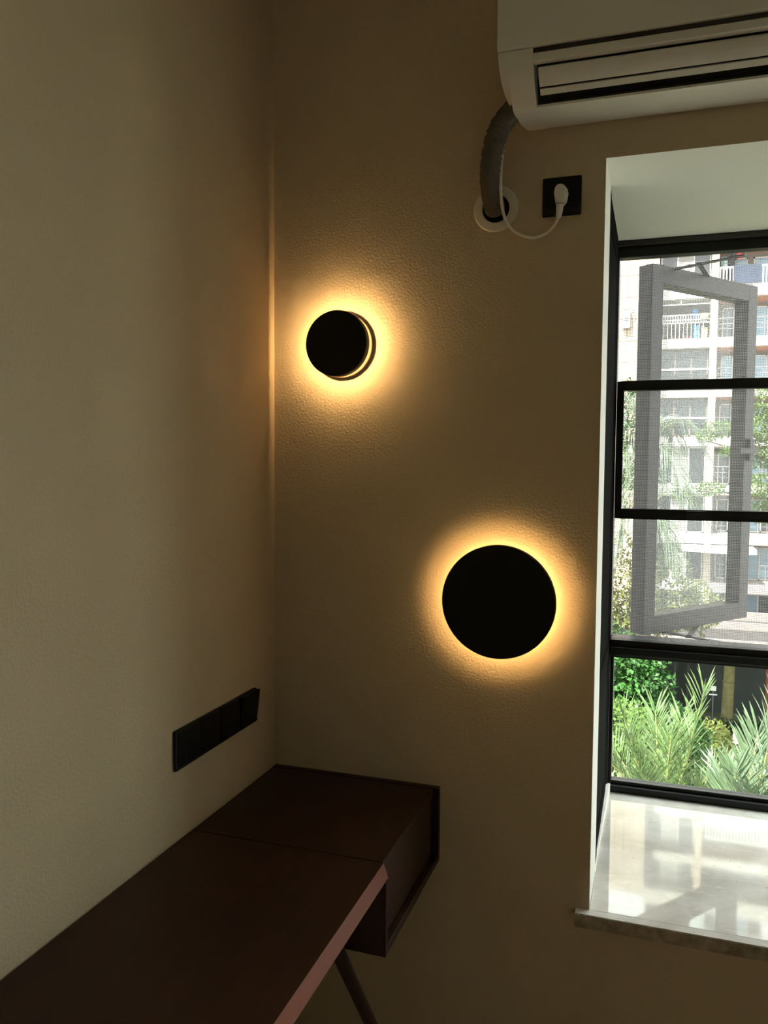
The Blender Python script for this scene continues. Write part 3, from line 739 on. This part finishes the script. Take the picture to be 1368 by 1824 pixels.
MB().lathe((2.90, FY + .45, T3 + .70), (0, 0, 1), [(.185, 0), (.185, .04), (.0001, .05)], 20).build('lid', M_bluepl, bk, smooth=True)
cb = thing('storage_box', (3.27, FY + .4, T3), 'tan cardboard box on the balcony beside the blue barrel', 'box')
MB().box(3.12, 3.44, FY + .25, FY + .6, T3, T3 + .62).build('carton', M_orange, cb, bevel=.01)
MB().box(3.12, 3.28, FY + .235, FY + .25, T3 + .60, T3 + .70).build('flap', M_orange, cb)
for i, (x, h, lab) in enumerate(((2.30, 1.0, 'tall leafy potted plant on the balcony behind the grid railing'), (2.62, .8, 'bushy potted plant beside the blue barrel on the balcony'), (1.62, .55, 'small potted plant on the balcony at the left of the grid railing'))):
    pt = thing('potted_plant', (x, FY + .4, T3), lab, 'plant', 'potted plants on the balcony')
    MB().lathe((x, FY + .4, T3), (0, 0, 1), [(.0001, 0), (.09, 0), (.13, .22), (.11, .22), (.0001, .20)], 16).build('pot', M_brick, pt, smooth=True)
    leaf_cloud([((x, FY + .4, T3 + .25 + h * .35), (.13, .15, h * .4))], 160, .09, 'foliage', M_leafd, pt)
# condensers on the wing wall
for i, (x, z, lab) in enumerate(((-.70, 9.35, 'grey condenser unit hung on the beige wing wall, upper one'), (-.74, 4.1, 'grey condenser unit hung on the beige wing wall, lower one'))):
    cu = thing('condenser_unit', (x, FY - 1.4, z), lab, 'condenser', 'condenser units on the beige wall')
    MB().box(x - .16, x + .20, FY - 1.55, FY - 1.25, z - .45, z + .45).build('case', M_fac, cu, bevel=.02)
    MB().lathe((x + .02, FY - 1.55, z), OUT, [(.0001, .004), (.13, .004), (.13, .015), (.10, .015), (.0001, .008)], 20).build('fan_grille', M_railgrey, cu)
    MB().box(x - .2, x - .17, FY - 1.5, FY - 1.2, z - .5, z - .45).box(x + .2, x + .23, FY - 1.5, FY - 1.2, z - .5, z - .45).build('bracket', M_railgrey, cu)
    MB().tube(smooth_path([(x + .2, FY - 1.4, z + .3), (x + .34, FY - 1.4, z + .2), (x + .36, FY - 1.35, z + .5), (x + .1, FY - 1.3, z + .62), (x - .1, FY - 1.22, z + .58)], 5), .02, 6).build('hose', M_railgrey, cu)

# ---- person on the path
pe = thing('person', (5.18, 41.6, GZ), 'person in a loose white shirt and dark trousers walking past the hedge', 'person')
def skinned(name, pts, edges, root, m, parent):
    org = parent.location
    me = bpy.data.meshes.new(name); me.from_pydata([tuple(Vector(p[:3]) - org) for p in pts], edges, [])
    o = bpy.data.objects.new(name, me); COL.objects.link(o); o.parent = parent
    md = o.modifiers.new('skin', 'SKIN'); md.use_smooth_shade = True
    for i, p in enumerate(pts):
        sv = me.skin_vertices[0].data[i]; sv.radius = (p[3], p[4] if len(p) > 4 else p[3]); sv.use_root = (i == root)
    sb = o.modifiers.new('sub', 'SUBSURF'); sb.levels = 1; sb.render_levels = 2
    me.materials.append(m); return o
M_skin = mat('skin', srgb(186, 140, 112), 0.6); M_trouser = mat('dark_trousers', srgb(40, 42, 48), 0.9); M_shirt = mat('white_shirt', srgb(232, 232, 236), 0.9, noise=(6, .1)); M_hair = mat('dark_hair', srgb(26, 22, 20), 0.6)
px, py = 5.18, 41.6
body = [(px, py, GZ + .93, .15, .11), (px - .02, py, GZ + 1.15, .14, .10), (px - .05, py, GZ + 1.38, .17, .10), (px - .09, py, GZ + 1.47, .055), (px - .12, py, GZ + 1.56, .075, .08), (px - .13, py, GZ + 1.66, .08, .09),
        (px + .03, py - .09, GZ + .88, .085), (px - .08, py - .09, GZ + .48, .06), (px - .02, py - .09, GZ + .08, .042), (px - .16, py - .09, GZ + .04, .04),
        (px + .02, py + .09, GZ + .88, .085), (px + .10, py + .09, GZ + .48, .06), (px + .26, py + .09, GZ + .10, .042), (px + .14, py + .09, GZ + .04, .04),
        (px - .04, py - .20, GZ + 1.38, .055), (px + .02, py - .25, GZ + 1.12, .045), (px - .10, py - .26, GZ + .92, .035), (px - .14, py - .26, GZ + .84, .035),
        (px - .04, py + .20, GZ + 1.38, .055), (px - .08, py + .25, GZ + 1.12, .045), (px - .20, py + .25, GZ + .94, .035), (px - .25, py + .25, GZ + .88, .035)]
be = [(0, 1), (1, 2), (2, 3), (3, 4), (4, 5), (0, 6), (6, 7), (7, 8), (8, 9), (0, 10), (10, 11), (11, 12), (12, 13), (2, 14), (14, 15), (15, 16), (16, 17), (2, 18), (18, 19), (19, 20), (20, 21)]
skinned('body', body, be, 0, M_skin, pe)
sh = [(px + .01, py, GZ + .88, .22, .17), (px - .01, py, GZ + 1.10, .20, .15), (px - .05, py, GZ + 1.38, .205, .13), (px - .08, py, GZ + 1.45, .08),
      (px - .04, py - .21, GZ + 1.38, .085), (px + .02, py - .26, GZ + 1.12, .075), (px - .04, py + .21, GZ + 1.38, .085), (px - .08, py + .26, GZ + 1.12, .075)]
skinned('shirt', sh, [(0, 1), (1, 2), (2, 3), (2, 4), (4, 5), (2, 6), (6, 7)], 0, M_shirt, pe)
tr_ = [(px, py, GZ + .92, .165, .13), (px + .03, py - .09, GZ + .84, .105), (px - .08, py - .09, GZ + .48, .08), (px - .02, py - .09, GZ + .10, .065),
       (px + .02, py + .09, GZ + .84, .105), (px + .10, py + .09, GZ + .48, .08), (px + .25, py + .09, GZ + .12, .065)]
skinned('trousers', tr_, [(0, 1), (1, 2), (2, 3), (0, 4), (4, 5), (5, 6)], 0, M_trouser, pe)
skinned('hair', [(px - .11, py, GZ + 1.66, .085, .09), (px - .12, py, GZ + 1.72, .07)], [(0, 1)], 0, M_hair, pe)

# ---- palms
def frond_mesh(base, mid, tip, L, n, m_leaf, parent, width=.03, droop=.12, sweep=1.0, seed=0, start=.10):
    """one feathered leaf: rachis tube and paired, folded leaflets"""
    r = random.Random(seed)
    base, mid, tip = map(Vector, (base, mid, tip))
    bz = lambda t: base * (1 - t) ** 2 + mid * 2 * t * (1 - t) + tip * t * t
    dz = lambda t: ((mid - base) * 2 * (1 - t) + (tip - mid) * 2 * t).normalized()
    mb = MB()
    mb.tube([bz(i / 10) for i in range(11)], lambda t: .018 * (1 - .85 * t) + .002, 5, mi=1)
    for i in range(n):
        t = start + (1 - start) * (i + .5) / n
        p = bz(t); d = dz(t)
        s = d.cross(Vector((0, 0, 1)))
        if s.length < .15: s = d.cross(Vector((0.3, 1, 0)))
        s.normalize(); u = s.cross(d).normalized()
        ln = L * (.62 + .38 * math.sin(math.pi * min(1, .2 + t * .7))) * (.8 + .4 * r.random())
        sw = sweep + .55 * (t - .4)
        for sg_ in (-1, 1):
            dirv = (d * sw + s * sg_ * (1 - .35 * t) * (.65 + .5 * r.random()) + u * (.15 + .65 * r.random()) + Vector((r.gauss(0, .08), r.gauss(0, .08), r.gauss(0, .08)))).normalized()
            w = width * (.75 + .4 * r.random())
            q1 = p + dirv * ln * .35 ; q2 = p + dirv * ln * .72 - Vector((0, 0, droop * ln * .25)); q3 = p + dirv * ln - Vector((0, 0, droop * ln))
            b = dirv.cross(u).normalized() * w * .5; f = dirv.cross(b).normalized() * w * .22
            vs = [p, q1 + b + f, q1, q1 - b + f, q2 + b * .8 + f, q2, q2 - b * .8 + f, q3]
            mb.add(vs, [(0, 1, 2), (0, 2, 3), (1, 4, 5, 2), (2, 5, 6, 3), (4, 7, 5), (5, 7, 6)])
    return mb.build('frond', [m_leaf, M_rachis], parent, fix=False)
def far(p, k):
    return tuple(c + (q - c) * k for c, q in zip((.97, -1.97, 1.58), p))
def palm(base, label, fronds, L, n, m_leaf, width, droop=.12, gz=GZ, k=1.0):
    base = Vector(far(base, k)); fronds = [(far(t_, k), l_ * k) for t_, l_ in fronds]; L *= k; width *= k
    pt = thing('palm_tree', (base.x, base.y, gz), label, 'palm tree', 'palm trees below the window')
    MB().tube([(base.x + .15 * math.sin(i), base.y, gz + (base.z - gz) * i / 8) for i in range(8)] + [base], lambda t: .20 - .07 * t, 12).build('trunk', M_trunk, pt, smooth=True)
    for i, (tip, lift) in enumerate(fronds):
        tip = Vector(tip); mid = (base + tip) / 2 + Vector((0, 0, lift))
        frond_mesh(base, mid, tip, L, n, m_leaf, pt, width, droop, seed=i + int(base.x * 100))
    return pt
palm((1.14, 8.0, -3.05), 'feathery pale green palm just outside the lower pane, its tallest frond upright', [
    ((1.61, 8.4, -1.12), .05), ((1.05, 8.8, -1.55), .15), ((0.68, 8.3, -1.55), .20), ((1.38, 9.0, -1.68), .15), ((1.80, 7.6, -1.75), .40),
    ((0.52, 7.6, -1.85), .35), ((1.62, 7.0, -1.88), .45), ((0.95, 7.2, -1.90), .40), ((0.40, 8.6, -1.85), .35), ((1.23, 8.2, -1.68), .10),
    ((1.47, 8.0, -1.70), .20), ((0.80, 8.0, -1.85), .20), ((2.05, 8.4, -2.05), .50), ((1.25, 6.9, -2.05), .45)], .50, 38, M_palm, .020, .08)
palm((1.84, 6.5, -2.35), 'broad leaved blue green palm at the right edge of the lower pane', [
    ((2.20, 6.6, -0.66), .05), ((2.03, 6.9, -1.12), .12), ((2.42, 6.2, -1.05), .25), ((1.76, 6.2, -1.30), .10), ((2.40, 7.0, -1.08), .2), ((1.90, 5.8, -1.42), .25), ((1.74, 6.9, -1.66), .25), ((2.6, 6.6, -1.35), .4), ((2.1, 5.7, -1.5), .35)],
     .46, 32, M_palm2, .024, .06)
palm((0.80, 14.0, 1.75), 'tall palm with drooping fronds behind the insect screen, upper crown', [
    ((1.80, 13.8, 1.85), 1.15), ((1.45, 13.2, 1.0), .95), ((-.2, 13.6, 1.6), 1.0), ((0.2, 13.0, 1.1), .9), ((0.75, 13.3, 2.75), .6), ((0.30, 14.4, 2.9), .5), ((1.30, 14.8, 2.1), 1.0), ((0.6, 12.8, 0.8), .9)],
     .50, 40, M_palm2, .022, .95, k=1.28)
palm((0.80, 13.2, 0.55), 'second tall palm with drooping fronds behind the insect screen, lower crown', [
    ((1.75, 13.4, 0.75), 1.05), ((1.30, 12.8, 0.0), .75), ((-.2, 13.0, 0.5), .9), ((0.3, 12.4, 0.1), .8), ((0.95, 13.0, 1.35), .5), ((1.2, 13.8, -.2), .9)],
     .48, 38, M_palm2, .022, .95, k=1.22)

# ---- broadleaf trees
def tree(name, label, x, y, ells, n, size, m, trunk_r=.12, cat='tree', group='garden trees', branches=()):
    t = thing(name, (x, y, GZ), label, cat, group)
    c0 = Vector(ells[0][0])
    top = max(c0.z, GZ + .4)
    MB().tube([(x, y, GZ), (x + .05, y, (GZ + top) / 2), (x + (c0.x - x) * .6, y + (c0.y - y) * .6, top)], lambda q: trunk_r * (1 - .5 * q), 8).build('trunk', M_trunk, t, smooth=True)
    for b0, b1 in branches:
        MB().tube(smooth_path([b0, (Vector(b0) + Vector(b1)) / 2 + Vector((0, 0, .12)), b1], 4), lambda q: .05 * (1 - .75 * q), 6).build('branch', M_trunk, t, smooth=True)
    stuff(leaf_cloud(ells, n, size, 'foliage', m, t))
    return t
tree('leafy_tree', 'dense round green tree at the upper left of the lower pane', .1, 15.4,
     [((.15, 15.2, -2.65), (.95, .9, .85)), ((.62, 15.0, -2.55), (.70, .7, .62)), ((.35, 14.7, -3.5), (.85, .7, .6)), ((1.0, 15.4, -3.3), (.45, .5, .45)), ((-.7, 15.2, -3.0), (1.0, .9, 1.1))], 15000, .115, M_leafd)
tree('leafy_tree', 'lime green tree crown below the dense round tree', .3, 13.0,
     [((.20, 13.0, -3.15), (.75, .7, .55)), ((.75, 13.2, -3.55), (.6, .6, .45)), ((-.4, 13.0, -3.5), (.7, .7, .8))], 6000, .10, M_leafl)
tree('leafy_tree', 'yellow green flowering tree behind the lower insect screen', .9, 18.0,
     [((.20, 18.0, -1.35), (.75, .8, 1.15)), ((1.35, 18.0, -1.45), (.75, .7, .80)), ((1.95, 18.2, -1.75), (.55, .6, .55)), ((.75, 18.2, -2.0), (.8, .8, .7))], 7000, .10, M_leafy)
tree('feathery_tree', 'light green fine leaved tree at the right edge of the screen', 4.6, 18.0,
     [((3.45, 18, 3.05), (.75, .7, .42)), ((3.20, 17.8, 2.45), (.55, .6, .30)), ((3.7, 18, 1.9), (.8, .7, .40)), ((2.35, 18, 2.42), (.36, .4, .16)), ((2.05, 17.8, 2.25), (.25, .3, .10)),
      ((3.3, 17.6, 1.15), (.55, .6, .26)), ((2.15, 17.8, 1.05), (.36, .4, .13)), ((3.5, 18, .55), (.7, .6, .28)), ((2.6, 17.8, 1.9), (.3, .4, .09)), ((1.55, 17.8, .93), (.25, .3, .09))], 12000, .07, M_leafl,
     branches=[((4.4, 18, 1.2), (2.0, 17.8, 2.15)), ((4.4, 18, .6), (1.9, 17.8, 1.0)), ((4.5, 18, 2.0), (3.2, 18, 2.9)), ((4.4, 18, .2), (3.1, 17.8, .5))])
tree('leafy_tree', 'green tree low behind the sash at the left of the upper palm', -.3, 19.5,
     [((.30, 19.5, 2.9), (.45, .5, .9)), ((.2, 19.5, 1.6), (.5, .5, .7))], 3000, .09, M_leafd)
tree('garden_shrub', 'yellow green bushy shrub between the palms and the hedge', 3.1, 24.0,
     [((2.85, 24, -6.75), (.50, .6, .55)), ((3.12, 24, -7.05), (.40, .6, .45)), ((2.5, 23.6, -7.6), (.8, .7, .8)), ((3.0, 23.5, -8.1), (.7, .7, .6))], 6000, .12, M_leafy, .08, 'shrub', 'garden shrubs')
tree('garden_shrub', 'deep green shrub at the foot of the round tree', 1.75, 22.0,
     [((1.55, 22, -5.6), (.5, .6, .42)), ((2.1, 22, -6.1), (.55, .6, .5)), ((2.2, 22, -7.2), (.7, .6, .8))], 4500, .11, M_leafd, .07, 'shrub', 'garden shrubs')
tree('garden_shrub', 'dark green shrub low between the two near palms', 2.35, 14.0,
     [((2.30, 14.0, -5.1), (.75, .6, .65)), ((2.85, 14.2, -5.0), (.6, .6, .7)), ((1.75, 14.0, -5.4), (.6, .6, .6)), ((3.4, 14.3, -5.2), (.7, .6, .7))], 5000, .10, M_hedge, .07, 'shrub', 'garden shrubs')
hg = thing('hedge', (6.0, 43.5, GZ), 'dark green hedge in front of the shaded ground floor', 'hedge')
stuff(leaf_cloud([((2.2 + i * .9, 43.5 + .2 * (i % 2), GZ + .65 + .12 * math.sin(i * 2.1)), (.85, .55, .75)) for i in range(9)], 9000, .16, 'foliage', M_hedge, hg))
MB().box(1.8, 10, 43.4, 43.6, GZ, GZ + .5).build('stem', M_trunk, hg)
tk = thing('mossy_pillar', (5.15, 46.2, GZ), 'mossy green pillar like trunk standing before the dark ground floor', 'tree trunk')
MB().tube([(5.10, 46.2, GZ), (5.12, 46.2, GZ + 1.6), (5.16, 46.2, GZ + 3.2), (5.22, 46.2, GZ + 6.3)], lambda t: .32 - .05 * t, 14).build('trunk', M_moss, tk, smooth=True)
tp = MB(); 
for k in range(5): tp.lathe((5.11 + .015 * k, 46.2, GZ + .7 + k * 1.1), (0.02, 0, 1), [(.31, -.03), (.335, 0), (.31, .03)], 14)
tp.build('bark_ridge', M_moss, tk)
